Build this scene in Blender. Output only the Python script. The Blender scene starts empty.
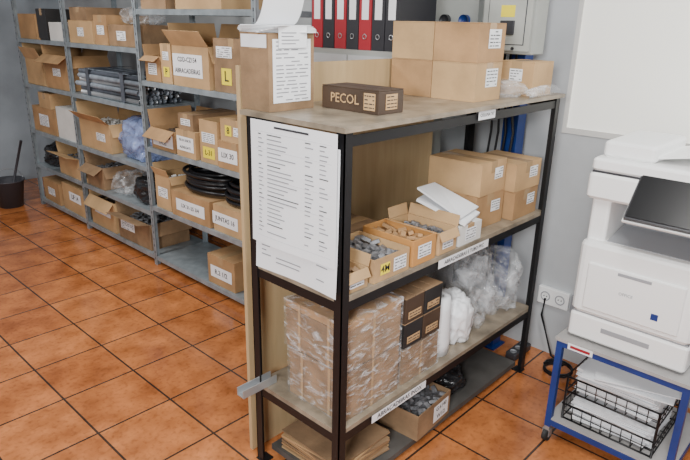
import bpy, math, random
from mathutils import Vector, Matrix, noise
random.seed(7)
SC = bpy.context.scene
COL = SC.collection

# ------------------------------------------------------------ materials
def pmat(name, col, rough=0.6, metal=0.0, var=0.0, vscale=8.0, bump=0.0, bscale=60.0, emis=None, coat=0.0):
    m = bpy.data.materials.new(name); m.use_nodes = True
    nt = m.node_tree; b = nt.nodes['Principled BSDF']
    b.inputs['Roughness'].default_value = rough
    b.inputs['Metallic'].default_value = metal
    b.inputs['Base Color'].default_value = (*col, 1)
    if coat: b.inputs['Coat Weight'].default_value = coat
    tc = nt.nodes.new('ShaderNodeNewGeometry')
    if var > 0:
        n = nt.nodes.new('ShaderNodeTexNoise'); n.inputs['Scale'].default_value = vscale
        n.inputs['Detail'].default_value = 5
        nt.links.new(tc.outputs['Position'], n.inputs['Vector'])
        r = nt.nodes.new('ShaderNodeValToRGB')
        r.color_ramp.elements[0].position = 0.3; r.color_ramp.elements[1].position = 0.7
        r.color_ramp.elements[0].color = (*[c*(1-var) for c in col], 1)
        r.color_ramp.elements[1].color = (*[min(1, c*(1+var)) for c in col], 1)
        nt.links.new(n.outputs['Fac'], r.inputs['Fac'])
        nt.links.new(r.outputs['Color'], b.inputs['Base Color'])
    if bump > 0:
        n = nt.nodes.new('ShaderNodeTexNoise'); n.inputs['Scale'].default_value = bscale
        nt.links.new(tc.outputs['Position'], n.inputs['Vector'])
        bp = nt.nodes.new('ShaderNodeBump'); bp.inputs['Strength'].default_value = bump
        bp.inputs['Distance'].default_value = 0.01
        nt.links.new(n.outputs['Fac'], bp.inputs['Height'])
        nt.links.new(bp.outputs['Normal'], b.inputs['Normal'])
    if emis:
        b.inputs['Emission Color'].default_value = (*emis[:3], 1)
        b.inputs['Emission Strength'].default_value = emis[3]
    return m

def film(name, tint=(0.9, 0.92, 0.95), lo=0.1, hi=0.5, scale=25, stretch=(1, 1, 1), p0=0.45, p1=0.7, rough=0.15, bump=0.7):
    m = bpy.data.materials.new(name); m.use_nodes = True
    nt = m.node_tree; N = nt.nodes; L = nt.links
    b = N['Principled BSDF']; out = N['Material Output']
    b.inputs['Base Color'].default_value = (*tint, 1); b.inputs['Roughness'].default_value = rough
    g = N.new('ShaderNodeNewGeometry'); n = N.new('ShaderNodeTexNoise')
    mp = N.new('ShaderNodeMapping'); mp.inputs['Scale'].default_value = stretch
    L.new(g.outputs['Position'], mp.inputs['Vector'])
    n.inputs['Scale'].default_value = scale; n.inputs['Detail'].default_value = 3; n.inputs['Distortion'].default_value = 0.8
    L.new(mp.outputs[0], n.inputs['Vector'])
    bp = N.new('ShaderNodeBump'); bp.inputs['Strength'].default_value = bump; bp.inputs['Distance'].default_value = 0.02
    L.new(n.outputs['Fac'], bp.inputs['Height']); L.new(bp.outputs['Normal'], b.inputs['Normal'])
    r = N.new('ShaderNodeValToRGB')
    r.color_ramp.elements[0].position = p0; r.color_ramp.elements[0].color = (lo, lo, lo, 1)
    r.color_ramp.elements[1].position = p1; r.color_ramp.elements[1].color = (hi, hi, hi, 1)
    L.new(n.outputs['Fac'], r.inputs['Fac'])
    t = N.new('ShaderNodeBsdfTransparent'); mx = N.new('ShaderNodeMixShader')
    L.new(r.outputs['Color'], mx.inputs[0]); L.new(t.outputs[0], mx.inputs[1]); L.new(b.outputs[0], mx.inputs[2])
    L.new(mx.outputs[0], out.inputs['Surface'])
    return m

CARD  = pmat('cardboard', (0.37, 0.215, 0.098), 0.8, var=0.22, vscale=7, bump=0.15)
CARD2 = pmat('cardboard_light', (0.46, 0.29, 0.14), 0.8, var=0.18, vscale=6, bump=0.15)
CARD3 = pmat('cardboard_grey', (0.25, 0.155, 0.082), 0.8, var=0.28, vscale=9, bump=0.15)
CDARK = pmat('carton_dark_brown', (0.060, 0.036, 0.022), 0.55, var=0.2)
CBLACK= pmat('carton_black', (0.022, 0.021, 0.021), 0.45, var=0.2)
CWHITE= pmat('carton_white', (0.66, 0.65, 0.62), 0.7, var=0.08)
CORANGE=pmat('carton_orange', (0.50, 0.24, 0.07), 0.7, var=0.1)
SEAM  = pmat('carton_seam_shadow', (0.10, 0.06, 0.03), 0.9)
TAPE  = pmat('packing_tape', (0.40, 0.265, 0.14), 0.22, var=0.05)
PAPER = pmat('paper', (0.82, 0.83, 0.85), 0.7, var=0.03, vscale=3)
PARTS = pmat('metal_parts_mix', (0.20, 0.20, 0.21), 0.45, 0.3, var=0.5, vscale=60)
INK   = pmat('ink', (0.03, 0.03, 0.035), 0.7)
INKG  = pmat('ink_grey', (0.24, 0.24, 0.26), 0.8)
YEL   = pmat('label_yellow', (0.85, 0.70, 0.03), 0.6)
BLK   = pmat('black_painted_steel', (0.004, 0.004, 0.005), 0.5, 0.0, var=0.2)
BOARD = pmat('shelf_board', (0.25, 0.205, 0.15), 0.34, var=0.38, vscale=12, bump=0.12)
BOARDD= pmat('floor_board_dark', (0.075, 0.07, 0.064), 0.6, var=0.3, vscale=8)
STEEL = pmat('grey_shelving_steel', (0.28, 0.32, 0.345), 0.38, 0.3, var=0.22, vscale=14)
STEELD= pmat('slot_dark', (0.04, 0.04, 0.05), 0.7)
GALV  = pmat('galvanised', (0.5, 0.52, 0.54), 0.35, 0.7, var=0.1)
PRW   = pmat('printer_white', (0.88, 0.88, 0.87), 0.4)
PRG   = pmat('printer_grey', (0.30, 0.31, 0.33), 0.5)
PRD   = pmat('printer_dark', (0.035, 0.035, 0.04), 0.4)
SCR   = pmat('screen_glass', (0.004, 0.004, 0.005), 0.3)
BLUE  = pmat('blue_painted_steel', (0.010, 0.035, 0.18), 0.4, var=0.2)
RUB   = pmat('rubber', (0.02, 0.02, 0.02), 0.7)
CART  = pmat('cart_board', (0.36, 0.345, 0.335), 0.5, var=0.1)
REDB  = pmat('binder_red', (0.32, 0.014, 0.024), 0.5)
BLKB  = pmat('binder_black', (0.02, 0.02, 0.025), 0.5)
ELEC  = pmat('electrical_cabinet_grey', (0.31, 0.32, 0.30), 0.45, var=0.05)
ELEC2 = pmat('electrical_door_grey', (0.41, 0.42, 0.39), 0.4, var=0.05)
TUBEG = pmat('grey_tube', (0.22, 0.25, 0.29), 0.35, var=0.25, vscale=20)
TUBED = pmat('dark_tube', (0.07, 0.08, 0.10), 0.35, var=0.25, vscale=20)
HOSE  = pmat('black_hose', (0.010, 0.010, 0.012), 0.35)
BUCK  = pmat('bucket_dark', (0.05, 0.05, 0.06), 0.5)
FILM  = film('stretch_film', lo=0.05, hi=0.50, scale=7, stretch=(2.5, 2.5, 7), p0=0.50, p1=0.74, rough=0.12, bump=1.0)
BAG   = film('clear_plastic', lo=0.07, hi=0.42, scale=13, p0=0.42, p1=0.72, rough=0.08, bump=1.0)
BAGB  = film('bluish_plastic', tint=(0.30, 0.38, 0.66), lo=0.5, hi=0.9, scale=16)
BAGK  = film('black_plastic', tint=(0.02, 0.02, 0.022), lo=0.95, hi=1.0, scale=14, rough=0.25)
BAGW  = pmat('white_plastic_bag', (0.84, 0.85, 0.87), 0.4, bump=0.5, bscale=18)
LG    = pmat('print_light_grey', (0.50, 0.50, 0.53), 0.8)

def plywood_mat():
    m = bpy.data.materials.new('plywood'); m.use_nodes = True
    nt = m.node_tree; b = nt.nodes['Principled BSDF']; b.inputs['Roughness'].default_value = 0.6
    g = nt.nodes.new('ShaderNodeNewGeometry'); mp = nt.nodes.new('ShaderNodeMapping')
    mp.inputs['Scale'].default_value = (14, 14, 1.5)
    n = nt.nodes.new('ShaderNodeTexNoise'); n.inputs['Scale'].default_value = 2.0; n.inputs['Detail'].default_value = 6; n.inputs['Distortion'].default_value = 0.8
    r = nt.nodes.new('ShaderNodeValToRGB')
    r.color_ramp.elements[0].color = (0.40, 0.27, 0.13, 1); r.color_ramp.elements[1].color = (0.56, 0.41, 0.23, 1)
    nt.links.new(g.outputs['Position'], mp.inputs['Vector']); nt.links.new(mp.outputs[0], n.inputs['Vector'])
    nt.links.new(n.outputs['Fac'], r.inputs['Fac']); nt.links.new(r.outputs['Color'], b.inputs['Base Color'])
    return m
PLY = plywood_mat()

def floor_mat():
    m = bpy.data.materials.new('terracotta_tiles'); m.use_nodes = True
    nt = m.node_tree; N = nt.nodes; L = nt.links; b = N['Principled BSDF']
    g = N.new('ShaderNodeNewGeometry'); mp = N.new('ShaderNodeMapping')
    mp.inputs['Scale'].default_value = (1/0.35, 1/0.35, 1)
    mp.inputs['Location'].default_value = (-1.21/0.35+20, -2.235/0.35+20, 0)
    L.new(g.outputs['Position'], mp.inputs['Vector'])
    br = N.new('ShaderNodeTexBrick'); br.offset = 0.0; br.squash = 1.0
    br.inputs['Scale'].default_value = 1.0; br.inputs['Brick Width'].default_value = 1.0; br.inputs['Row Height'].default_value = 1.0
    br.inputs['Mortar Size'].default_value = 0.016; br.inputs['Mortar Smooth'].default_value = 0.3
    br.inputs['Color1'].default_value = (0.60, 0.215, 0.07, 1); br.inputs['Color2'].default_value = (0.46, 0.15, 0.046, 1)
    br.inputs['Mortar'].default_value = (0.055, 0.033, 0.022, 1)
    L.new(mp.outputs[0], br.inputs['Vector'])
    def noi(sc, det, p0, p1, c0, c1):
        n = N.new('ShaderNodeTexNoise'); n.inputs['Scale'].default_value = sc; n.inputs['Detail'].default_value = det
        L.new(g.outputs['Position'], n.inputs['Vector'])
        r = N.new('ShaderNodeValToRGB'); r.color_ramp.elements[0].position = p0; r.color_ramp.elements[1].position = p1
        r.color_ramp.elements[0].color = (*c0, 1); r.color_ramp.elements[1].color = (*c1, 1)
        L.new(n.outputs['Fac'], r.inputs['Fac']); return n, r
    n, r = noi(7, 9, 0.3, 0.68, (0.58, 0.52, 0.46), (1.10, 1.12, 1.14))
    n2, r2 = noi(45, 4, 0.30, 0.5, (0.62, 0.58, 0.55), (1, 1, 1))
    mx = N.new('ShaderNodeMixRGB'); mx.blend_type = 'MULTIPLY'; mx.inputs[0].default_value = 1
    L.new(br.outputs['Color'], mx.inputs[1]); L.new(r.outputs['Color'], mx.inputs[2])
    mx2 = N.new('ShaderNodeMixRGB'); mx2.blend_type = 'MULTIPLY'; mx2.inputs[0].default_value = 0.7
    L.new(mx.outputs[0], mx2.inputs[1]); L.new(r2.outputs['Color'], mx2.inputs[2])
    L.new(mx2.outputs[0], b.inputs['Base Color'])
    b.inputs['IOR'].default_value = 1.6
    mr = N.new('ShaderNodeMapRange'); mr.inputs['To Min'].default_value = 0.06; mr.inputs['To Max'].default_value = 0.34
    L.new(n.outputs['Fac'], mr.inputs['Value']); L.new(mr.outputs[0], b.inputs['Roughness'])
    inv = N.new('ShaderNodeMath'); inv.operation = 'SUBTRACT'; inv.inputs[0].default_value = 1
    L.new(br.outputs['Fac'], inv.inputs[1])
    bp = N.new('ShaderNodeBump'); bp.inputs['Strength'].default_value = 0.5; bp.inputs['Distance'].default_value = 0.004
    L.new(inv.outputs[0], bp.inputs['Height']); L.new(bp.outputs['Normal'], b.inputs['Normal'])
    return m
FLOOR = floor_mat()
WALL = pmat('wall_plaster', (0.44, 0.455, 0.465), 0.85, var=0.13, vscale=2.5, bump=0.1, bscale=30)
WALLB = pmat('wall_plaster_blue', (0.33, 0.37, 0.41), 0.85, var=0.15, vscale=3, bump=0.1, bscale=30)
WINM = pmat('frosted_glass', (0.74, 0.73, 0.67), 0.5, var=0.05, vscale=1.5, emis=(0.97, 0.95, 0.88, 0.60))
WINF = pmat('window_frame', (0.62, 0.61, 0.58), 0.5)

# ------------------------------------------------------------ builder
_tc = {}
def textgeo(body, size):
    k = (body, size)
    if k in _tc: return _tc[k]
    c = bpy.data.curves.new('t', 'FONT'); c.body = body; c.size = size; c.align_x = 'CENTER'; c.align_y = 'CENTER'
    c.resolution_u = 2; c.offset = size*0.012
    o = bpy.data.objects.new('t', c); COL.objects.link(o)
    me = bpy.data.meshes.new_from_object(o)
    vs = [v.co.copy() for v in me.vertices]; fs = [tuple(p.vertices) for p in me.polygons]
    bpy.data.objects.remove(o); bpy.data.curves.remove(c); bpy.data.meshes.remove(me)
    _tc[k] = (vs, fs); return _tc[k]

class B:
    def __init__(s): s.v = []; s.f = []; s.m = []; s.mats = []; s.sm = []
    def mi(s, mat):
        if mat not in s.mats: s.mats.append(mat)
        return s.mats.index(mat)
    def add(s, vs, fs, mat, smooth=False, M=None):
        o = len(s.v); k = s.mi(mat)
        for v in vs:
            v = Vector(v); s.v.append(M @ v if M else v)
        for f in fs:
            s.f.append([i+o for i in f]); s.m.append(k); s.sm.append(smooth)
    def box(s, x0, x1, y0, y1, z0, z1, mat, M=None):
        vs = [(x0,y0,z0),(x1,y0,z0),(x1,y1,z0),(x0,y1,z0),(x0,y0,z1),(x1,y0,z1),(x1,y1,z1),(x0,y1,z1)]
        s.add(vs, [(0,3,2,1),(4,5,6,7),(0,1,5,4),(1,2,6,5),(2,3,7,6),(3,0,4,7)], mat, M=M)
    def rbox(s, x0, x1, y0, y1, z0, z1, r, mat, M=None, seg=3):
        def ring(ins, z):
            pts = []; rr = max(r-ins, 0.0005)
            for (cx, cy, a0) in ((x1-r, y1-r, 0), (x0+r, y1-r, 90), (x0+r, y0+r, 180), (x1-r, y0+r, 270)):
                for i in range(seg+1):
                    a = math.radians(a0+90*i/seg); pts.append((cx+rr*math.cos(a), cy+rr*math.sin(a), z))
            return pts
        c = r*0.6
        rings = [ring(c, z0), ring(0, z0+c), ring(0, z1-c), ring(c*0.3, z1-c*0.4), ring(c, z1)]
        n = len(rings[0]); vs = [p for q in rings for p in q]; fs = []
        for k in range(len(rings)-1):
            for i in range(n):
                j = (i+1) % n; fs.append((k*n+i, k*n+j, (k+1)*n+j, (k+1)*n+i))
        fs.append(tuple(reversed(range(n)))); fs.append(tuple(range((len(rings)-1)*n, len(rings)*n)))
        s.add(vs, fs, mat, M=M)
    def slab(s, p, th, mat):
        p = [Vector(q) for q in p]; n = (p[1]-p[0]).cross(p[2]-p[0]).normalized()*th
        vs = p+[q+n for q in p]
        s.add(vs, [(0,3,2,1),(4,5,6,7),(0,1,5,4),(1,2,6,5),(2,3,7,6),(3,0,4,7)], mat)
    def tube(s, pts, r, mat, seg=8, closed=False, caps=True):
        pts = [Vector(p) for p in pts]; n = len(pts); vs = []; fs = []
        for i, p in enumerate(pts):
            a = pts[i-1] if (i > 0 or closed) else p; b = pts[(i+1) % n] if (i < n-1 or closed) else p
            d = (b-a).normalized(); up = Vector((0,0,1)) if abs(d.z) < 0.9 else Vector((1,0,0))
            u = d.cross(up).normalized(); w = u.cross(d)
            for k in range(seg):
                t = 2*math.pi*k/seg; vs.append(p+u*(r*math.cos(t))+w*(r*math.sin(t)))
        for i in range(n if closed else n-1):
            j = (i+1) % n
            for k in range(seg):
                l = (k+1) % seg; fs.append((i*seg+k, i*seg+l, j*seg+l, j*seg+k))
        if caps and not closed:
            fs.append(tuple(range(seg))); fs.append(tuple(reversed(range((n-1)*seg, n*seg))))
        s.add(vs, fs, mat, smooth=True)
    def lathe(s, prof, cx, cy, mat, seg=24):
        vs = []; fs = []
        for r, z in prof:
            for k in range(seg):
                t = 2*math.pi*k/seg; vs.append((cx+r*math.cos(t), cy+r*math.sin(t), z))
        for i in range(len(prof)-1):
            for k in range(seg):
                l = (k+1) % seg; fs.append((i*seg+k, i*seg+l, (i+1)*seg+l, (i+1)*seg+k))
        s.add(vs, fs, mat, smooth=True)
    def rect(s, o, u, v, w, h, mat):
        o = Vector(o); u = Vector(u); v = Vector(v)
        s.add([o-u*w/2-v*h/2, o+u*w/2-v*h/2, o+u*w/2+v*h/2, o-u*w/2+v*h/2], [(0,1,2,3)], mat)
    def text(s, body, size, o, u, v, mat):
        vs, fs = textgeo(body, size); o = Vector(o); u = Vector(u); v = Vector(v)
        s.add([o+u*q.x+v*q.y for q in vs], fs, mat)
    def make(s, name, loc=(0,0,0), rot=0, bevel=0):
        me = bpy.data.meshes.new(name); me.from_pydata([tuple(v) for v in s.v], [], s.f)
        for m in s.mats: me.materials.append(m)
        me.polygons.foreach_set('material_index', s.m); me.polygons.foreach_set('use_smooth', s.sm); me.update()
        o = bpy.data.objects.new(name, me); o.location = loc; o.rotation_euler = (0, 0, math.radians(rot)); COL.objects.link(o)
        if bevel:
            b = o.modifiers.new('bevel', 'BEVEL'); b.width = bevel; b.segments = 2; b.limit_method = 'ANGLE'; b.angle_limit = math.radians(50)
        return o

X = Vector((1,0,0)); Y = Vector((0,1,0)); Z = Vector((0,0,1))
def put_label(b, w, d, h, face, uc, vc, lw, lh, text=None, mat=None, ink=None):
    mat = mat or PAPER
    e = 0.0015
    if face == 'x': o = Vector((-w/2-e, d/2-uc*d, vc*h)); u = -Y; n = -X
    else: o = Vector((-w/2+uc*w, -d/2-e, vc*h)); u = X; n = -Y
    if mat != 'none': b.rect(o, u, Z, lw, lh, mat)
    o2 = o+n*0.0012
    if text == '#':
        rows = max(2, int(lh/0.012))
        for i in range(rows):
            yy = lh/2-(i+0.7)*lh/(rows+0.4); x = -lw*0.42
            while x < lw*0.38:
                ww = min(random.uniform(0.12, 0.35)*lw, lw*0.43-x)
                if random.random() < 0.85: b.rect(o2+Z*yy+u*(x+ww/2), u, Z, ww, lh/rows*0.26, INKG if lh > 0.1 else INK)
                x += ww+lw*0.06
    elif text:
        lines = text.split('\n'); n_ = len(lines)
        sz = min(lh/n_*0.9, lw/max(len(l) for l in lines)*1.45)
        for i, l in enumerate(lines):
            b.text(l, sz, o2+Z*((n_-1)/2-i)*lh/n_, u, Z, ink or INK)

def carton(name, x0, x1, y0, y1, z, h, rot=0, mat=None, open_=False, labels=(), tape=True, fill=None, lid=None):
    mat = mat or random.choice([CARD, CARD, CARD2, CARD3])
    w = x1-x0; d = y1-y0; b = B()
    if not open_:
        b.box(-w/2, w/2, -d/2, d/2, 0, h-0.004, mat)
        g = 0.0015
        if d >= w:
            b.box(-w/2, -g, -d/2, d/2, h-0.0035, h, lid or mat); b.box(g, w/2, -d/2, d/2, h-0.0035, h, lid or mat)
            if tape:
                b.box(-0.024, 0.024, -d/2-0.0008, d/2+0.0008, h, h+0.0006, TAPE)
                b.box(-0.024, 0.024, -d/2-0.001, -d/2, h-min(0.05, h*0.4), h+0.0006, TAPE)
        else:
            b.box(-w/2, w/2, -d/2, -g, h-0.0035, h, lid or mat); b.box(-w/2, w/2, g, d/2, h-0.0035, h, lid or mat)
            if tape:
                b.box(-w/2-0.0008, w/2+0.0008, -0.024, 0.024, h, h+0.0006, TAPE)
                b.box(-w/2-0.001, -w/2, -0.024, 0.024, h-min(0.05, h*0.4), h+0.0006, TAPE)
        b.box(-w/2+0.002, w/2-0.002, -d/2+0.002, d/2-0.002, h-0.006, h-0.003, SEAM)
    else:
        t = 0.004
        b.box(-w/2, w/2, -d/2, d/2, 0, t, mat)
        b.box(-w/2, -w/2+t, -d/2, d/2, t, h, mat); b.box(w/2-t, w/2, -d/2, d/2, t, h, mat)
        b.box(-w/2+t, w/2-t, -d/2, -d/2+t, t, h, mat); b.box(-w/2+t, w/2-t, d/2-t, d/2, t, h, mat)
        fl = min(w, d)*0.38
        def flap(p0, p1, out, a, L=fl):
            p0 = Vector(p0); p1 = Vector(p1); out = Vector(out); dr = out*math.cos(a)+Z*math.sin(a)
            b.slab([p0, p1, p1+dr*L, p0+dr*L], 0.003, mat)
        a = [random.uniform(-0.9, 1.2) for _ in range(4)]
        if open_ == 'up': a = [1.3, 1.2, 1.35, 1.25]
        if open_ != 'noflap':
            flap((-w/2, d/2, h), (-w/2, -d/2, h), -X, a[0], fl*0.8); flap((w/2, -d/2, h), (w/2, d/2, h), X, 1.3, fl)
            flap((-w/2, -d/2, h), (w/2, -d/2, h), -Y, a[2] if open_ == 'up' else -1.1, fl*0.8); flap((w/2, d/2, h), (-w/2, d/2, h), Y, 1.35, fl)
        if fill is not None:
            nx = max(1, int(w/0.04)); ny = max(1, int(d/0.04))
            for i in range(nx):
                for j in range(ny):
                    cx = -w/2+t+(i+0.5)*(w-2*t)/nx; cy = -d/2+t+(j+0.5)*(d-2*t)/ny
                    rz = Matrix.Translation((cx, cy, h*random.uniform(0.68, 0.90))) @ Matrix.Rotation(random.uniform(-3, 3), 4, 'Z') @ Matrix.Rotation(random.uniform(-.5, .5), 4, 'X') @ Matrix.Rotation(random.uniform(-.4, .4), 4, 'Y')
                    q = 0.017
                    b.box(-q, q, -q*0.6, q*0.6, -q*0.5, q*0.3, fill, M=rz)
            b.box(-w/2+t, w/2-t, -d/2+t, d/2-t, t, h*0.66, fill)
    for lb in labels: put_label(b, w, d, h, *lb)
    return b.make(name, ((x0+x1)/2, (y0+y1)/2, z), rot, bevel=0.0015)

def bundle(name, x0, x1, y0, y1, z, h, rot=0, mat=CARD3, lt=0.03):
    """stack of folded cardboard, shrink-wrapped and strapped"""
    w = x1-x0; d = y1-y0; b = B(); n = int(h/lt)
    for i in range(n):
        zz = i*h/n; j = lambda: random.uniform(0, 0.003)
        m = mat if random.random() < 0.8 else CARD
        b.box(-w/2+j(), w/2-j(), -d/2+j(), d/2-j(), zz, zz+h/n-0.001, m)
    b.box(-w/2+0.005, w/2-0.005, -d/2+0.005, d/2-0.005, 0, h-0.003, SEAM)
    for yy in (-d*0.25, d*0.25):
        b.box(-w/2-0.0012, -w/2, yy-0.006, yy+0.006, 0, h+0.001, TAPE); b.box(-w/2-0.0012, w/2+0.001, yy-0.006, yy+0.006, h, h+0.0012, TAPE)
    b.box(-0.006, 0.006, -d/2-0.0012, -d/2, 0, h+0.001, TAPE)
    e = 0.0045; nn = 14; vs = []; fs = []
    def grid(o, u, v, lu, lv, nrm):
        base = len(vs)
        for i in range(nn+1):
            for j in range(nn+1):
                p = Vector(o)+Vector(u)*lu*i/nn+Vector(v)*lv*j/nn
                k = 0 if i in (0, nn) or j in (0, nn) else 1
                vs.append(p+Vector(nrm)*(k*0.005*noise.noise(p*30)))
        for i in range(nn):
            for j in range(nn):
                q = base+i*(nn+1)+j; fs.append((q, q+nn+1, q+nn+2, q+1))
    grid((-w/2-e, d/2+e, 0.001), -Y, Z, d+2*e, h+e, -X); grid((-w/2-e, -d/2-e, 0.001), X, Z, w+2*e, h+e, -Y)
    grid((-w/2-e, -d/2-e, h+e), X, Y, w+2*e, d+2*e, Z); grid((w/2+e, -d/2-e, 0.001), Y, Z, d+2*e, h+e, X)
    b.add(vs, fs, FILM, smooth=True)
    return b.make(name, ((x0+x1)/2, (y0+y1)/2, z), rot)

def bag(name, x0, x1, y0, y1, z, h, mat, seed=0, amp=0.35, flat=False):
    import bmesh
    bm = bmesh.new(); bmesh.ops.create_icosphere(bm, subdivisions=5, radius=1.0)
    for v in bm.verts:
        p = v.co.copy()
        q = noise.noise(p*1.5+Vector((seed, 3, 1)))*amp-abs(noise.noise(p*2.8+Vector((seed, 0, 7))))*amp*0.9-abs(noise.noise(p*6+Vector((seed, 5, 2))))*amp*0.5
        p = p*(1.08+q)
        p.x = math.copysign(min(1, abs(p.x)**0.8), p.x); p.y = math.copysign(min(1, abs(p.y)**0.8), p.y)
        v.co = Vector((p.x*(x1-x0)/2, p.y*(y1-y0)/2, min(h, max(0, (p.z+0.75)/1.75)*h)))
    me = bpy.data.meshes.new(name); bm.to_mesh(me); bm.free(); me.materials.append(mat)
    me.polygons.foreach_set('use_smooth', [not flat]*len(me.polygons))
    o = bpy.data.objects.new(name, me); o.location = ((x0+x1)/2, (y0+y1)/2, z); COL.objects.link(o); return o

# ------------------------------------------------------------ room
b = B(); b.box(-1.2, 2.9, -0.9, 6.9, -0.1, 0, FLOOR); b.make('floor')
WX = 2.9
b = B()
b.box(WX, WX+0.15, -0.9, 6.9, 0, 1.22, WALL); b.box(WX, WX+0.15, 1.24, 6.9, 1.22, 2.8, WALL)
b.box(WX, WX+0.15, -0.9, 1.24, 2.4, 2.8, WALL); b.box(WX, WX+0.15, -0.9, -0.7, 1.22, 2.4, WALL)
b.make('wall_back')
b = B(); b.box(-1.2, 2.9, 6.9, 7.05, 0, 2.8, WALLB); b.make('wall_left')
b = B()
b.box(WX+0.002, WX+0.012, -0.695, 1.235, 1.225, 2.395, WINM)
for yy in (-0.71, -0.05, 0.60, 1.23):
    b.box(WX-0.008, WX+0.004, yy, yy+0.02, 1.205, 2.41, WINF)
b.box(WX-0.008, WX+0.004, -0.69, 1.23, 1.205, 1.232, WINF); b.box(WX-0.008, WX+0.004, -0.69, 1.23, 2.385, 2.41, WINF)
b.make('window_1')

# ------------------------------------------------------------ black steel / wood rack
RX0, RX1, RY0, RY1 = 1.245, 2.645, 1.17, 1.625
SH = [0.36, 0.865, 1.40]
b = B(); t = 0.004; a = 0.034
for (px, sx) in ((RX0, 1), (RX1, -1)):
    for (py, sy) in ((RY0, 1), (RY1, -1)):
        xa, xb = sorted((px, px+sx*a)); ya, yb = sorted((py, py+sy*t)); b.box(xa, xb, ya, yb, 0, 1.40, BLK)
        xa, xb = sorted((px, px+sx*t)); ya, yb = sorted((py, py+sy*a)); b.box(xa, xb, ya, yb, 0, 1.40, BLK)
        xa, xb = sorted((px-sx*0.004, px+sx*0.045)); ya, yb = sorted((py-sy*0.004, py+sy*0.045)); b.box(xa, xb, ya, yb, 0, 0.006, BLK)
for z in SH:
    b.box(RX0+t, RX1-t, RY0+t, RY0+0.008, z-0.045, z-0.012, BLK); b.box(RX0+t, RX1-t, RY1-0.008, RY1-t, z-0.045, z-0.012, BLK)
    b.box(RX0+t, RX0+0.008, RY0+t, RY1-t, z-0.045, z-0.012, BLK); b.box(RX1-0.008, RX1-t, RY0+t, RY1-t, z-0.045, z-0.012, BLK)
    if z > 1.3: b.box(RX0-0.012, RX1+0.02, RY0-0.012, RY1+0.02, z+0.0002, z+0.016, BOARD)
    else: b.box(RX0+0.005, RX1-0.005, RY0+0.005, RY1-0.005, z-0.012, z+0.006, BOARD)
for (xc, z, w, tx) in ((2.02, 1.382, 0.12, 'COLUNA "N"'), (1.95, 0.842, 0.36, 'ABRAÇADEIRAS E TUBO PVC'), (1.58, 0.337, 0.33, 'ABRAÇADEIRAS INOX')):
    b.rect((xc, RY0-0.002, z), X, Z, w, 0.034, PAPER); b.text(tx, min(0.032, w/len(tx)*1.4), (xc, RY0-0.0035, z), X, Z, INK)
b.make('storage_rack')
TOP = 1.4165
b = B(); b.box(1.262, 2.41, 1.68, 1.697, 0, 1.555, PLY); b.make('plywood_panel')
b = B(); b.box(1.30, 2.60, 1.20, 1.60, 0.03, 0.055, BOARDD)
for xx in (1.35, 1.9, 2.5): b.box(xx, xx+0.05, 1.22, 1.58, 0.0, 0.03, BOARDD)
b.make('base_board')

def sheet(name, x, ya, yb, zt, zb, lines, wav=0.006, tilt=0.0, seed=0):
    b = B(); nu, nv = 10, 14; vs = []; fs = []
    def P(u, v):
        k = v*v
        return Vector((x-0.002-wav*(1+math.sin(u*5+seed))*k-tilt*v*v, ya+(yb-ya)*u, zt+(zb-zt)*v))
    for i in range(nu+1):
        for j in range(nv+1): vs.append(P(i/nu, j/nv))
    for i in range(nu):
        for j in range(nv):
            q = i*(nv+1)+j; fs.append((q, q+1, q+nv+2, q+nv+1))
    b.add(vs, fs, PAPER, smooth=True)
    for (u0, u1, v, th, mt) in lines:
        n = 6
        for k in range(n):
            ua = u0+(u1-u0)*k/n; ub = u0+(u1-u0)*(k+1)/n; o = Vector((-0.0018, 0, 0))
            b.add([P(ua, v)+o, P(ub, v)+o, P(ub, v+th)+o, P(ua, v+th)+o], [(0,3,2,1)], mt)
    return b.make(name)
def table(nrow, v0, dv, cols, p=0.85):
    ln = []
    for r in range(nrow):
        v = v0+r*dv
        for c0, c1 in cols:
            if random.random() < p: ln.append((c0, c0+(c1-c0)*random.uniform(0.4, 1), v, dv*0.24, INKG if r % 7 else INK))
    return ln
ln = table(24, 0.10, 0.034, ((0.10, 0.17), (0.21, 0.60), (0.66, 0.76), (0.82, 0.92)))
ln += [(0.07, 0.95, v, 0.002, LG) for v in (0.085, 0.22, 0.45, 0.62, 0.93)]+[(0.3, 0.7, 0.03, 0.016, INK)]
sheet('hanging_price_list', RX0-0.012, 1.585, 1.185, 1.395, 0.975, ln, 0.005)
ln2 = table(26, 0.06, 0.034, ((0.08, 0.2), (0.26, 0.7), (0.76, 0.92)), 0.8)
sheet('hanging_price_list', RX0-0.003, 1.575, 1.182, 1.35, 0.875, ln2, 0.006, 0.0, 2)

b = B(); b.box(1.14, 1.30, 1.56, 1.60, 0.367, 0.371, GALV); b.box(1.14, 1.30, 1.56, 1.564, 0.371, 0.40, GALV); b.box(1.14, 1.30, 1.596, 1.60, 0.371, 0.40, GALV)
b.make('galvanised_profile')

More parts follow.
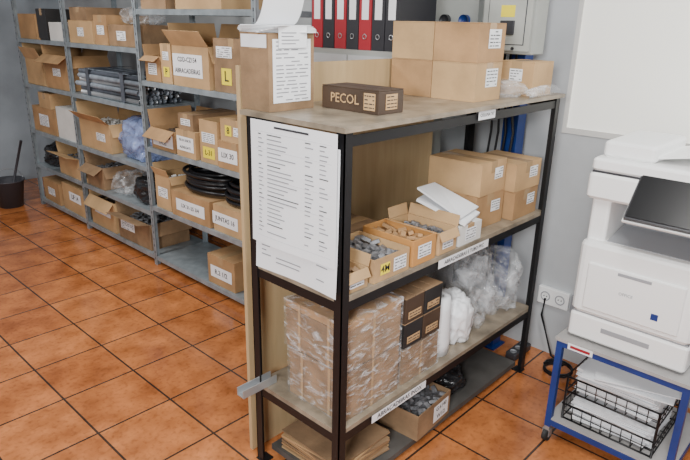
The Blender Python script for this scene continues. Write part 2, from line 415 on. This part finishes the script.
# ---- top shelf items
carton('tall_cardboard_box', 1.262, 1.46, 1.524, 1.668, TOP, 0.245, mat=CARD3, labels=[('y', 0.5, 0.52, 0.165, 0.20, '#'), ('x', 0.5, 0.90, 0.13, 0.04, None)])
b = B()
for i in range(6):
    M = Matrix.Translation((1.36, 1.60, TOP+0.247+i*0.004)) @ Matrix.Rotation(0.13*i-0.3, 4, 'Z')
    b.box(-0.10, 0.11, -0.075, 0.075, 0, 0.0025, PAPER, M=M)
vs = []; fs = []
for i in range(9):
    for j in range(2):
        a_ = i/8*1.2
        vs.append((1.27+j*0.17, 1.60-0.06*math.sin(a_), TOP+0.27+0.12*(1-math.cos(a_))+0.03*i/8))
for i in range(8): fs.append((2*i, 2*i+1, 2*i+3, 2*i+2))
b.add(vs, fs, PAPER, smooth=True)
b.box(1.30, 1.42, 1.515, 1.518, TOP+0.20, TOP+0.267, PAPER)
for i in range(4): b.box(1.31, 1.31+random.uniform(.05, .10), 1.5140, 1.5148, TOP+0.212+i*0.011, TOP+0.215+i*0.011, INKG)
b.make('paper_stack')
carton('screw_box', 1.493, 1.62, 1.257, 1.516, TOP, 0.078, mat=CDARK, tape=False,
       labels=[('x', 0.42, 0.5, 0.15, 0.05, 'PECOL', 'none', CARD2), ('x', 0.85, 0.5, 0.05, 0.055, '#', CARD2), ('y', 0.5, 0.5, 0.06, 0.05, '#', CARD2)])
for (ya, yb) in ((1.245, 1.445), (1.45, 1.655)):
    for i in (0, 1):
        carton('cardboard_box', 2.04, 2.235, ya, yb, TOP+i*0.146, 0.145, mat=CARD if (i+(ya > 1.3)) % 2 else CARD2, rot=random.uniform(-1, 1),
               labels=[('y', 0.6, 0.6, 0.09, 0.07, '#')] if ya < 1.3 else [])
carton('cardboard_box', 2.42, 2.60, 1.20, 1.36, TOP, 0.14, mat=CARD2, labels=[('x', 0.5, 0.6, 0.06, 0.05, '#')])
carton('cardboard_box', 2.44, 2.60, 1.40, 1.58, TOP, 0.12, mat=CARD)
bag('plastic_bag', 2.25, 2.41, 1.19, 1.42, TOP, 0.07, BAG, 3)
bag('plastic_bag', 2.34, 2.63, 1.163, 1.195, TOP, 0.045, BAG, 9)

# ---- middle shelf items
MZ = 0.872
carton('small_parts_box', 1.275, 1.385, 1.185, 1.40, MZ, 0.07, mat=CARD2, open_=True, fill=CARD3, labels=[('y', 0.5, 0.5, 0.07, 0.04, '#')])
carton('small_parts_box', 1.41, 1.60, 1.18, 1.42, MZ, 0.085, mat=CARD2, open_='noflap', fill=PARTS, labels=[('y', 0.3, 0.5, 0.05, 0.04, '4M', YEL), ('y', 0.72, 0.5, 0.07, 0.05, '#')])
carton('small_parts_box', 1.62, 1.76, 1.18, 1.42, MZ, 0.10, mat=CORANGE, open_='noflap', fill=CARD, labels=[('y', 0.5, 0.5, 0.08, 0.05, '#')])
carton('small_parts_box', 1.78, 1.90, 1.18, 1.42, MZ, 0.09, mat=CARD2, open_=True, fill=PARTS, labels=[('y', 0.5, 0.5, 0.07, 0.05, '#')])
carton('small_parts_box', 1.92, 2.08, 1.18, 1.40, MZ, 0.08, mat=CWHITE, labels=[('y', 0.5, 0.5, 0.08, 0.05, '#')])
carton('cardboard_box', 1.50, 1.75, 1.45, 1.60, MZ, 0.08, mat=CARD3)
b = B(); b.slab([(-0.09, -0.11, 0.0), (0.09, -0.11, 0.0), (0.09, 0.10, 0.07), (-0.09, 0.10, 0.07)], 0.012, PAPER)
b.slab([(-0.09, -0.09, 0.025), (0.10, -0.10, 0.025), (0.10, 0.10, 0.10), (-0.09, 0.10, 0.12)], 0.008, PAPER)
b.make('paper_sheets', (2.0, 1.30, MZ+0.083), 14)
for (xa, xb, ya, yb, hs) in ((2.14, 2.35, 1.24, 1.50, (0.145, 0.14)), (2.38, 2.60, 1.20, 1.44, (0.13, 0.125))):
    z = MZ
    for i, h in enumerate(hs):
        carton('cardboard_box', xa, xb, ya, yb, z, h, rot=random.uniform(-2, 2), mat=CARD2 if i else CARD, labels=[('y', 0.7, 0.6, 0.07, 0.05, '#')])
        z += h+0.001

# ---- lower shelf items
LZ = 0.367
bundle('wrapped_cardboard_bundle', 1.295, 1.60, 1.20, 1.48, LZ, 0.195)
bundle('wrapped_cardboard_bundle', 1.29, 1.595, 1.197, 1.49, LZ+0.203, 0.185)
bundle('wrapped_cardboard_bundle', 1.625, 1.86, 1.20, 1.44, LZ, 0.15)
for i in (0, 1):
    for j in (0, 1):
        carton('hardware_box', 1.625+j*0.12, 1.74+j*0.12, 1.20, 1.42, LZ+0.16+i*0.105, 0.104, mat=CBLACK if (i+j) % 2 == 0 else CDARK, lid=CARD3, tape=False,
               labels=[('y', 0.5, 0.3, 0.08, 0.03, '#', CARD2), ('x', 0.5, 0.4, 0.1, 0.04, '#')])
b = B(); r = 0.062; b.lathe([(0.0, 0), (r, 0), (r*1.02, 0.05), (r*0.95, 0.2), (r*0.85, 0.26), (r*0.35, 0.262), (r*0.33, 0.05)], 0, 0, PAPER); b.make('paper_roll', (1.94, 1.27, LZ))
bag('white_bag', 2.01, 2.16, 1.19, 1.38, LZ, 0.24, BAGW, 21, 0.25)
bag('plastic_bag', 2.17, 2.42, 1.20, 1.55, LZ, 0.36, BAG, 5)
bag('plastic_bag', 2.40, 2.62, 1.20, 1.50, LZ, 0.30, BAG, 12)

# ---- base board items
BZ = 0.056
carton('cardboard_box', 1.72, 1.98, 1.19, 1.50, BZ, 0.12, rot=4, mat=CARD3, open_='noflap', fill=PARTS, labels=[('y', 0.7, 0.5, 0.12, 0.08, 'G.6140\nW1/2')])
b = B()
for i in range(9):
    M = Matrix.Translation((1.47, 1.40, i*0.009)) @ Matrix.Rotation(random.uniform(-.12, .12), 4, 'Z')
    b.box(-0.15, 0.15, -0.16, 0.16, 0, 0.007, random.choice([CARD, CARD3, CARD2]), M=M)
b.make('flattened_cardboard', (0, 0, BZ))
bag('black_plastic_bundle', 2.02, 2.25, 1.25, 1.50, BZ, 0.11, BAGK, 31)

# ------------------------------------------------------------ grey shelving (3 bays)
b = B(); FX0, FX1 = 2.02, 2.46
ys = [2.55, 3.76, 4.86, 5.84]
bays = [(0.07, 0.45, 0.87, 1.31, 1.75), (0.07, 0.40, 0.72, 1.13, 1.51, 1.92), (0.07, 0.40, 0.72, 1.13, 1.51, 1.92)]
for y in ys:
    for x, sx in ((FX0, 1), (FX1, -1)):
        xa, xb = sorted((x, x+sx*0.035)); b.box(xa, xb, y-0.0015, y+0.0015, 0, 2.1, STEEL)
        xa, xb = sorted((x, x+sx*0.003)); b.box(xa, xb, y-0.018, y+0.018, 0, 2.1, STEEL)
        if x == FX0:
            for i in range(40): b.box(x-0.0008, x, y-0.004, y+0.004, 0.04+i*0.05, 0.058+i*0.05, STEELD)
for k, sh in enumerate(bays):
    ya, yb = ys[k]+0.004, ys[k+1]-0.004
    for z in sh:
        b.box(FX0+0.005, FX1-0.005, ya, yb, z-0.003, z, STEEL)
        b.box(FX0+0.004, FX0+0.007, ya, yb, z-0.032, z-0.003, STEEL); b.box(FX1-0.007, FX1-0.004, ya, yb, z-0.032, z-0.003, STEEL)
        b.box(FX0+0.005, FX1-0.005, ya, ya+0.003, z-0.03, z-0.003, STEEL); b.box(FX0+0.005, FX1-0.005, yb-0.003, yb, z-0.03, z-0.003, STEEL)
b.make('metal_shelving_unit')
def S(z, y0, y1, h, mat=None, x0=2.04, dp=0.33, **kw):
    return carton(kw.pop('name', 'cardboard_box'), x0, x0+dp, y0, y1, z+0.001, h, mat=mat, rot=kw.pop('rot', random.uniform(-1.6, 1.6)), **kw)
L_ = lambda t, w=0.16, h=0.06, u=0.5, v=0.5, m=None: ('x', u, v, w, h, t, m)
# bay 1
S(1.75, 3.40, 3.70, 0.12, CARD3); S(1.75, 2.85, 3.30, 0.10, CARD2)
S(1.31, 3.53, 3.71, 0.16, CARD, open_=True, fill=CARD3, labels=[L_('#', .10, .07)])
S(1.31, 3.39, 3.51, 0.24, CARD2, labels=[L_('P', .07, .06, v=.3, m=YEL), L_('#', .07, .05, v=.7)])
S(1.31, 2.97, 3.36, 0.24, CARD2, open_=True, fill=CARD, x0=2.03, labels=[('x', 0.42, 0.52, 0.32, 0.13, 'CDD-CZ154\nABRACADEIRAS')])
S(1.31, 2.62, 2.94, 0.29, CARD3, labels=[('x', 0.35, 0.3, 0.09, 0.09, 'L', YEL), ('x', 0.3, 0.75, 0.14, 0.06, '#')])
S(0.87, 3.41, 3.71, 0.14, CARD, open_=True, fill=CDARK, labels=[('x', 0.5, 0.5, 0.26, 0.09, 'CHAPA FILVA\nFACES')])
S(0.87, 3.16, 3.38, 0.17, CARD2, x0=2.03, labels=[('x', 0.47, 0.5, 0.19, 0.09, 'FILVA UNI 78\nALPARGATE')])
S(1.041, 3.20, 3.36, 0.10, CARD3, labels=[L_('#', .10, .04)])
S(0.87, 2.95, 3.13, 0.26, CARD2, open_='noflap', fill=CWHITE, labels=[('x', 0.5, 0.25, 0.12, 0.07, 'L-31', YEL), ('x', 0.5, 0.6, 0.13, 0.06, '#')])
S(0.87, 2.62, 2.93, 0.16, CARD, x0=2.03, labels=[('x', 0.3, 0.5, 0.18, 0.08, 'LIX 30')])
S(1.031, 2.66, 2.91, 0.13, CARD2, labels=[('x', 0.3, 0.5, 0.06, 0.06, '8', YEL), ('x', .7, .5, .1, .05, '#')])
S(0.45, 3.52, 3.71, 0.24, CARD2, open_=True, fill=CWHITE, labels=[L_('#', .12, .07)])
S(0.45, 3.06, 3.49, 0.17, CARD, x0=2.03, labels=[('x', 0.5, 0.5, 0.32, 0.08, 'LIX 31-25 3/4')])
S(0.45, 2.62, 3.03, 0.17, CARD2, labels=[('x', 0.3, 0.5, 0.26, 0.08, 'JUNTAS 16')])
def coil(name, cx, cy, z, R, n, r=0.012, st=1.4):
    b = B(); pts = []
    ph = random.random()*6
    for i in range(n*24+1):
        tt = i/24; rr = R-0.018*math.sin(tt*1.7+ph)-0.012*(int(tt) % 3)
        pts.append((cx+rr*math.cos(tt*2*math.pi)*0.85, cy+rr*st*math.sin(tt*2*math.pi), z+r+tt*r*0.95+0.012*abs(math.sin(tt*math.pi*1.37+ph))))
    b.tube(pts, r, HOSE, 8); return b.make(name)
coil('hose_coil', 2.21, 3.26, 0.622, 0.165, 11)
coil('hose_coil', 2.21, 2.84, 0.622, 0.15, 10, st=1.2)
S(0.07, 2.84, 3.12, 0.20, CARD, labels=[('x', 0.5, 0.45, 0.22, 0.08, 'R.2 1/2')])
# bay 2
S(1.51, 4.42, 4.80, 0.16, CARD2, labels=[L_('#', .1, .06)]); S(1.51, 4.20, 4.38, 0.20, CARD, labels=[L_('#', .1, .06)])
S(1.51, 3.82, 4.17, 0.14, CARD3, open_='noflap', fill=CARD2, labels=[L_('#', .12, .06)]); S(1.671, 4.48, 4.76, 0.09, CARD3)
bag('plastic_bag', 2.08, 2.34, 3.85, 4.14, 1.655, 0.12, BAG, 61)
S(1.92, 4.0, 4.6, 0.10, CWHITE)
b = B()
for i in range(6):
    for j in range(9-i % 2):
        xx = 2.06+j*0.036+(i % 2)*0.018; zz = 1.131+0.018+i*0.031
        b.tube([(xx, 3.80+random.uniform(0, .06), zz), (xx, 4.82-random.uniform(0, .1), zz)], 0.0175, random.choice([TUBEG, GALV, TUBEG, TUBED]), 10)
for yy in (4.02, 4.55): b.box(2.035, 2.385, yy, yy+0.05, 1.335, 1.337, TUBED); b.box(2.035, 2.037, yy, yy+0.05, 1.135, 1.337, TUBED)
b.make('grey_tube_bundle')
S(0.72, 4.32, 4.82, 0.22, CARD2, open_=True, fill=CWHITE, labels=[L_('#', .14, .06, u=.7)])
bag('plastic_bag', 2.04, 2.38, 3.80, 4.29, 0.722, 0.30, BAGB, 4)
S(0.40, 4.50, 4.80, 0.18, CARD3, open_=True, fill=PARTS); bag('plastic_bag', 2.05, 2.38, 4.16, 4.47, 0.402, 0.18, BAG, 8); bag('black_plastic_bundle', 2.05, 2.38, 3.82, 4.14, 0.402, 0.22, BAGK, 18)
S(0.07, 4.38, 4.80, 0.25, CARD2, open_=True, fill=CDARK, labels=[('x', 0.5, 0.6, 0.28, 0.08, 'FEB 17 E')])
S(0.07, 3.86, 4.32, 0.20, CARD3, open_=True, fill=PARTS, labels=[('x', 0.3, 0.6, 0.2, 0.07, '#')])
# bay 3
S(1.51, 5.44, 5.80, 0.20, CARD); S(1.51, 5.20, 5.40, 0.24, CBLACK); S(1.51, 4.90, 5.17, 0.14, CWHITE, open_='noflap', fill=PARTS, name='parts_crate')
S(1.13, 5.42, 5.78, 0.22, CARD2, open_=True, fill=CARD3); S(1.13, 4.92, 5.36, 0.27, CARD, open_=True, fill=CARD3, labels=[L_('#', .14, .06)])
S(0.72, 4.92, 5.26, 0.26, CWHITE); S(0.72, 5.30, 5.78, 0.22, CARD, labels=[L_('#', .2, .1)]); S(0.941, 5.36, 5.60, 0.13, CARD2)
S(0.40, 4.92, 5.34, 0.18, CARD2, open_=True, fill=PARTS); bag('black_plastic_bundle', 2.05, 2.38, 5.38, 5.78, 0.402, 0.22, BAGK, 44)
S(0.07, 4.92, 5.36, 0.24, CARD2, labels=[('x', 0.6, 0.6, 0.24, 0.08, 'LIF 14'),]); S(0.07, 5.42, 5.78, 0.2, CARD, labels=[L_('#', .16, .07)])

# bucket + brush
b = B(); b.lathe([(0.0, 0.004), (0.10, 0.0), (0.135, 0.24), (0.145, 0.245), (0.145, 0.255), (0.128, 0.25), (0.095, 0.02), (0, 0.02)], 0, 0, BUCK)
pts = [(0.14*math.cos(a_), 0.02, 0.25+0.10*math.sin(a_)) for a_ in [i*math.pi/12 for i in range(13)]]
b.tube(pts, 0.003, GALV, 6); bu = b.make('bucket', (1.80, 5.98, 0))
b = B(); b.tube([(0.01, 0.02, 0.08), (0.13, -0.12, 0.62)], 0.012, BUCK, 8); b.tube([(0.0, 0.03, 0.03), (0.015, 0.015, 0.12)], 0.035, RUB, 10)
br_ = b.make('brush'); br_.parent = bu

# ------------------------------------------------------------ cabinet with binders
b = B(); b.box(2.20, 2.60, 1.76, 2.36, 0, 1.575, ELEC); b.box(2.195, 2.20, 1.77, 2.055, 0.03, 1.55, WALL); b.box(2.195, 2.20, 2.065, 2.35, 0.03, 1.55, WALL)
b.tube([(2.185, 2.04, 0.8), (2.185, 2.04, 0.95)], 0.006, GALV); b.make('office_cabinet')
yy = 1.765
for i in range(7):
    m = [BLKB, BLKB, REDB, BLKB, REDB, BLKB, REDB][i]
    b = B(); w = 0.075
    b.box(0, 0.28, 0, 0.003, 0, 0.32, m); b.box(0, 0.28, w-0.003, w, 0, 0.32, m); b.box(0, 0.004, 0.003, w-0.003, 0, 0.32, m)
    b.box(0.012, 0.27, 0.01, w-0.02, 0.004, 0.30, PAPER)
    b.rect((-0.001, w/2, 0.20), -Y, Z, 0.042, 0.13, PAPER); b.rect((-0.0015, w/2, 0.23), -Y, Z, 0.03, 0.008, INK)
    b.tube([(-0.002, w/2+0.011*math.cos(q*math.pi/6), 0.06+0.011*math.sin(q*math.pi/6)) for q in range(12)], 0.002, GALV, 6, closed=True)
    b.make('ring_binder', (2.21, yy, 1.576)); yy += 0.080

# steel column, electrical cabinet
b = B(); b.box(2.72, 2.80, 1.40, 1.404, 0, 2.6, BLUE); b.box(2.72, 2.80, 1.476, 1.48, 0, 2.6, BLUE); b.box(2.757, 2.762, 1.404, 1.476, 0, 2.6, BLUE)
b.box(2.70, 2.82, 1.38, 1.50, 0, 0.01, BLUE); b.make('steel_column')
b = B(); b.rbox(2.60, 2.715, 1.31, 1.58, 1.575, 2.05, 0.008, ELEC)
b.box(2.590, 2.60, 1.325, 1.565, 1.59, 2.03, ELEC2); b.box(2.5885, 2.590, 1.35, 1.54, 1.615, 2.0, STEELD)
b.box(2.587, 2.5885, 1.354, 1.536, 1.619, 2.0, ELEC2)
for cy in (1.40, 1.47): b.tube([(2.588, cy, 1.60), (2.580, cy, 1.60)], 0.007, PRD, 10)
b.rbox(2.575, 2.588, 1.40, 1.47, 1.66, 1.72, 0.004, PRD)
b.rect((2.5865, 1.44, 1.76), -Y, Z, 0.07, 0.05, YEL); b.make('electrical_cabinet')
b = B(); b.box(2.84, 2.899, 1.75, 2.15, 1.62, 2.1, ELEC)
for i in range(2):
    for j in range(3):
        cy = 1.82+j*0.12; cz = 1.72+i*0.15
        b.tube([(2.838, cy, cz), (2.81, cy, cz)], 0.028, PRD if (i+j) % 2 else BLUE, 16)
b.make('socket_panel')
b = B()
for i in range(4):
    y0 = 1.43+i*0.03
    b.tube([(2.69, y0, 1.575), (2.69, y0+0.01, 1.40), (2.70, y0-0.02+i*0.01, 1.20), (2.69, y0+0.01*i, 0.9), (2.69, y0, 0.4)], 0.006, HOSE, 8)
b.make('power_cables')

b = B(); b.rbox(2.872, 2.899, 1.08, 1.25, 0.29, 0.385, 0.006, PRW)
for cy in (1.125, 1.205):
    b.tube([(2.870, cy+0.024*math.cos(q*math.pi/8), 0.338+0.024*math.sin(q*math.pi/8)) for q in range(16)], 0.003, PRG, 6, closed=True)
    for s_ in (-0.008, 0.008): b.tube([(2.873, cy+s_, 0.338), (2.868, cy+s_, 0.338)], 0.003, PRD, 6)
b.rbox(2.872, 2.899, 1.02, 1.07, 0.29, 0.385, 0.006, PRG)
b.make('wall_socket')
b = B()
pts = [(2.86, 1.20, 0.33), (2.82, 1.19, 0.25), (2.80, 1.10, 0.05)]+[(2.74+0.07*math.cos(q*0.5), 1.03+0.07*math.sin(q*0.5), 0.012+0.001*q) for q in range(30)]
b.tube(pts, 0.006, HOSE, 8); b.make('power_cord')
b = B(); b.rbox(2.68, 2.86, 1.24, 1.30, 0.0, 0.04, 0.008, PRD)
for i in range(3): b.tube([(2.71+i*0.055, 1.27, 0.04), (2.71+i*0.055, 1.27, 0.043)], 0.018, PRG, 12)
b.make('power_strip')

# ------------------------------------------------------------ printer cart
CX0, CX1, CY0, CY1, CZ = 2.19, 2.66, 0.345, 0.845, 0.49
b = B(); q = 0.025
for x in (CX0, CX1-q):
    for y in (CY0, CY1-q):
        b.box(x, x+q, y, y+q, 0.075, CZ, BLUE)
        b.box(x+0.002, x+q-0.002, y+0.002, y+q-0.002, 0.05, 0.075, GALV)
        b.tube([(x+q/2, y+q/2-0.012, 0.028), (x+q/2, y+q/2+0.012, 0.028)], 0.028, RUB, 16)
        b.box(x-0.002, x+q+0.002, y-0.003, y, 0.025, 0.06, GALV); b.box(x-0.002, x+q+0.002, y+q, y+q+0.003, 0.025, 0.06, GALV)
for z in (CZ-q, 0.085):
    b.box(CX0, CX0+q, CY0+q, CY1-q, z, z+q, BLUE); b.box(CX1-q, CX1, CY0+q, CY1-q, z, z+q, BLUE)
    b.box(CX0+q, CX1-q, CY0, CY0+q, z, z+q, BLUE); b.box(CX0+q, CX1-q, CY1-q, CY1, z, z+q, BLUE)
b.box(CX0-0.006, CX1+0.006, CY0-0.006, CY1+0.006, CZ, CZ+0.014, CART); b.box(CX0+0.003, CX1-0.003, CY0+0.003, CY1-0.003, 0.111, 0.119, CART)
b.box(CX0-0.009, CX0-0.0065, CY1-0.15, CY1-0.05, CZ-0.018, CZ+0.008, PAPER); b.rect((CX0-0.0095, CY1-0.10, CZ-0.005), -Y, Z, 0.08, 0.012, REDB)
b.make('printer_cart')
b = B()
def loop(z, x0, x1, y0, y1, r=0.004): b.tube([(x0, y0, z), (x1, y0, z), (x1, y1, z), (x0, y1, z)], r, BLK, 6, closed=True)
x0, x1, y0, y1 = 2.23, 2.55, 0.43, 0.79
for lv in (0.124, 0.255):
    loop(lv, x0, x1, y0, y1); loop(lv+0.07, x0-0.005, x1+0.005, y0-0.005, y1+0.005); loop(lv+0.035, x0-0.002, x1+0.002, y0-0.002, y1+0.002, 0.002)
    for i in range(10):
        yy = y0+(y1-y0)*i/9; b.tube([(x0-0.005, yy, lv+0.07), (x0, yy, lv), (x1, yy, lv), (x1+0.005, yy, lv+0.07)], 0.0018, BLK, 5)
    for i in range(1, 8):
        xx = x0+(x1-x0)*i/8; b.tube([(xx, y0-0.005, lv+0.07), (xx, y0, lv), (xx, y1, lv), (xx, y1+0.005, lv+0.07)], 0.0018, BLK, 5)
for (xx, yy) in ((x0, y0), (x0, y1), (x1, y0), (x1, y1)): b.tube([(xx, yy, 0.12), (xx, yy, 0.325)], 0.005, BLK, 6)
b.make('wire_letter_tray')
for (zz, n) in ((0.129, 15), (0.26, 17)):
    b = B()
    for i in range(n):
        M = Matrix.Translation((2.39, 0.61, zz+i*0.006)) @ Matrix.Rotation(random.uniform(-.10, .10), 4, 'Z') @ Matrix.Rotation(random.uniform(-.015, .015), 4, 'X')
        b.box(-0.135, 0.135, -0.155, 0.155, 0, 0.003, PAPER, M=M)
    b.make('paper_stack')
b = B(); b.slab([(-0.18, 0.15, -0.005), (0.14, 0.16, 0.012), (0.15, -0.18, 0.03), (-0.17, -0.19, 0.005)], 0.004, PAPER)
b.slab([(-0.19, 0.09, 0.012), (0.10, 0.17, 0.028), (0.14, -0.14, 0.05), (-0.14, -0.22, 0.025)], 0.003, PAPER); b.make('paper_sheets', (2.39, 0.60, 0.370), 5)

# ------------------------------------------------------------ printer
P0 = CZ+0.015
b = B(); y0, y1 = 0.385, 0.825
b.box(2.26, 2.62, y0+0.03, y1-0.03, P0, P0+0.012, PRD)
b.rbox(2.225, 2.645, y0, y1, P0+0.010, P0+0.115, 0.015, PRW)
b.box(2.235, 2.63, y0+0.008, y1-0.008, P0+0.112, P0+0.121, PRG)
b.rbox(2.22, 2.645, y0-0.002, y1+0.002, P0+0.118, P0+0.42, 0.03, PRW)
b.box(2.2235, 2.2255, y0+0.13, y1-0.13, P0+0.062, P0+0.082, PRG)
b.rbox(2.212, 2.24, y0+0.045, y1-0.045, P0+0.15, P0+0.34, 0.008, PRW)
b.box(2.2105, 2.2125, y0+0.16, y1-0.16, P0+0.318, P0+0.33, PRG)
b.text('OFFICE', 0.016, (2.2105, y1-0.20, P0+0.25), -Y, Z, PRG)
b.rect((2.2105, y1-0.31, P0+0.20), -Y, Z, 0.025, 0.025, BLUE)
b.rbox(2.26, 2.64, y1-0.075, y1-0.005, P0+0.40, P0+0.60, 0.012, PRW)
b.rbox(2.44, 2.64, y0+0.01, y1-0.08, P0+0.40, P0+0.60, 0.01, PRG)
b.rbox(2.25, 2.64, y0+0.005, y0+0.05, P0+0.40, P0+0.60, 0.012, PRW)
b.slab([(2.27, y1-0.08, P0+0.422), (2.27, y0+0.055, P0+0.422), (2.44, y0+0.055, P0+0.45), (2.44, y1-0.08, P0+0.45)], -0.006, PRG)
b.rbox(2.225, 2.655, y0-0.012, y1+0.012, P0+0.585, P0+0.685, 0.018, PRW)
b.box(2.235, 2.645, y0-0.002, y1+0.002, P0+0.683, P0+0.692, PRD)
b.rbox(2.23, 2.65, y0-0.008, y1+0.008, P0+0.690, P0+0.74, 0.018, PRW)
b.rbox(2.27, 2.63, y1-0.20, y1-0.01, P0+0.737, P0+0.80, 0.02, PRW)
b.slab([(2.29, y1-0.18, P0+0.76), (2.29, y0+0.05, P0+0.80), (2.60, y0+0.05, P0+0.80), (2.60, y1-0.18, P0+0.76)], -0.008, PRW)
p = [Vector((2.135, 0.655, P0+0.555)), Vector((2.135, 0.36, P0+0.555)), Vector((2.255, 0.36, P0+0.695)), Vector((2.255, 0.655, P0+0.695))]
n = (p[1]-p[0]).cross(p[2]-p[0]).normalized(); sg = 1 if n.z > 0 else -1; n = n*sg
b.slab(p, 0.022*sg, PRD)
def lerp(u, v, o): return p[0]+(p[1]-p[0])*u+(p[3]-p[0])*v+n*o
b.slab([lerp(-.02, -.03, -.006), lerp(1.02, -.03, -.006), lerp(1.02, 1.03, -.006), lerp(-.02, 1.03, -.006)], 0.012*sg, PRW)
b.slab([lerp(.02, .04, .0225), lerp(.98, .04, .0225), lerp(.98, .96, .0225), lerp(.02, .96, .0225)], 0.003*sg, SCR)
b.box(2.20, 2.27, 0.45, 0.60, P0+0.575, P0+0.66, PRG)
b.make('multifunction_printer', bevel=0.002)

# ------------------------------------------------------------ camera
R = Vector((0.689, -0.728, 0.020)).normalized(); F = Vector((0.689, 0.643, -0.327))
F = (F-R*F.dot(R)).normalized(); U = R.cross(F)
cam = bpy.data.cameras.new('camera'); cam.sensor_width = 36; cam.lens = 600/690*36; cam.clip_start = 0.02
co = bpy.data.objects.new('camera', cam); COL.objects.link(co)
M = Matrix((R, U, -F)).transposed().to_4x4(); M.translation = (0, 0, 1.70); co.matrix_world = M
SC.camera = co

# ------------------------------------------------------------ light
w = bpy.data.worlds.new('world'); SC.world = w; w.use_nodes = True
w.node_tree.nodes['Background'].inputs[0].default_value = (0.94, 0.97, 1.0, 1); w.node_tree.nodes['Background'].inputs[1].default_value = 0.19
def area(name, loc, tgt, sx, sy, e, col):
    l = bpy.data.lights.new(name, 'AREA'); l.shape = 'RECTANGLE'; l.size = sx; l.size_y = sy; l.energy = e; l.color = col
    o = bpy.data.objects.new(name, l); o.location = loc; o.rotation_euler = (Vector(tgt)-Vector(loc)).to_track_quat('-Z', 'Y').to_euler(); COL.objects.link(o)
area('ceiling_light', (0.4, 3.6, 2.75), (0.8, 3.6, 0), 0.3, 2.4, 78, (1, 0.98, 0.95))
area('ceiling_light', (0.9, 0.2, 2.75), (1.3, 0.6, 0), 0.3, 1.4, 58, (1, 0.98, 0.95))
area('camera_side_key', (-1.1, -0.2, 2.0), (2.0, 1.6, 0.7), 0.6, 0.6, 118, (0.98, 0.99, 1.0))  # unseen key lamp added behind the camera, aimed at the rack; no doorway there
area('window_daylight', (2.86, 0.3, 1.9), (1.0, 1.8, 0.2), 1.6, 0.9, 16, (0.95, 0.98, 1.0))
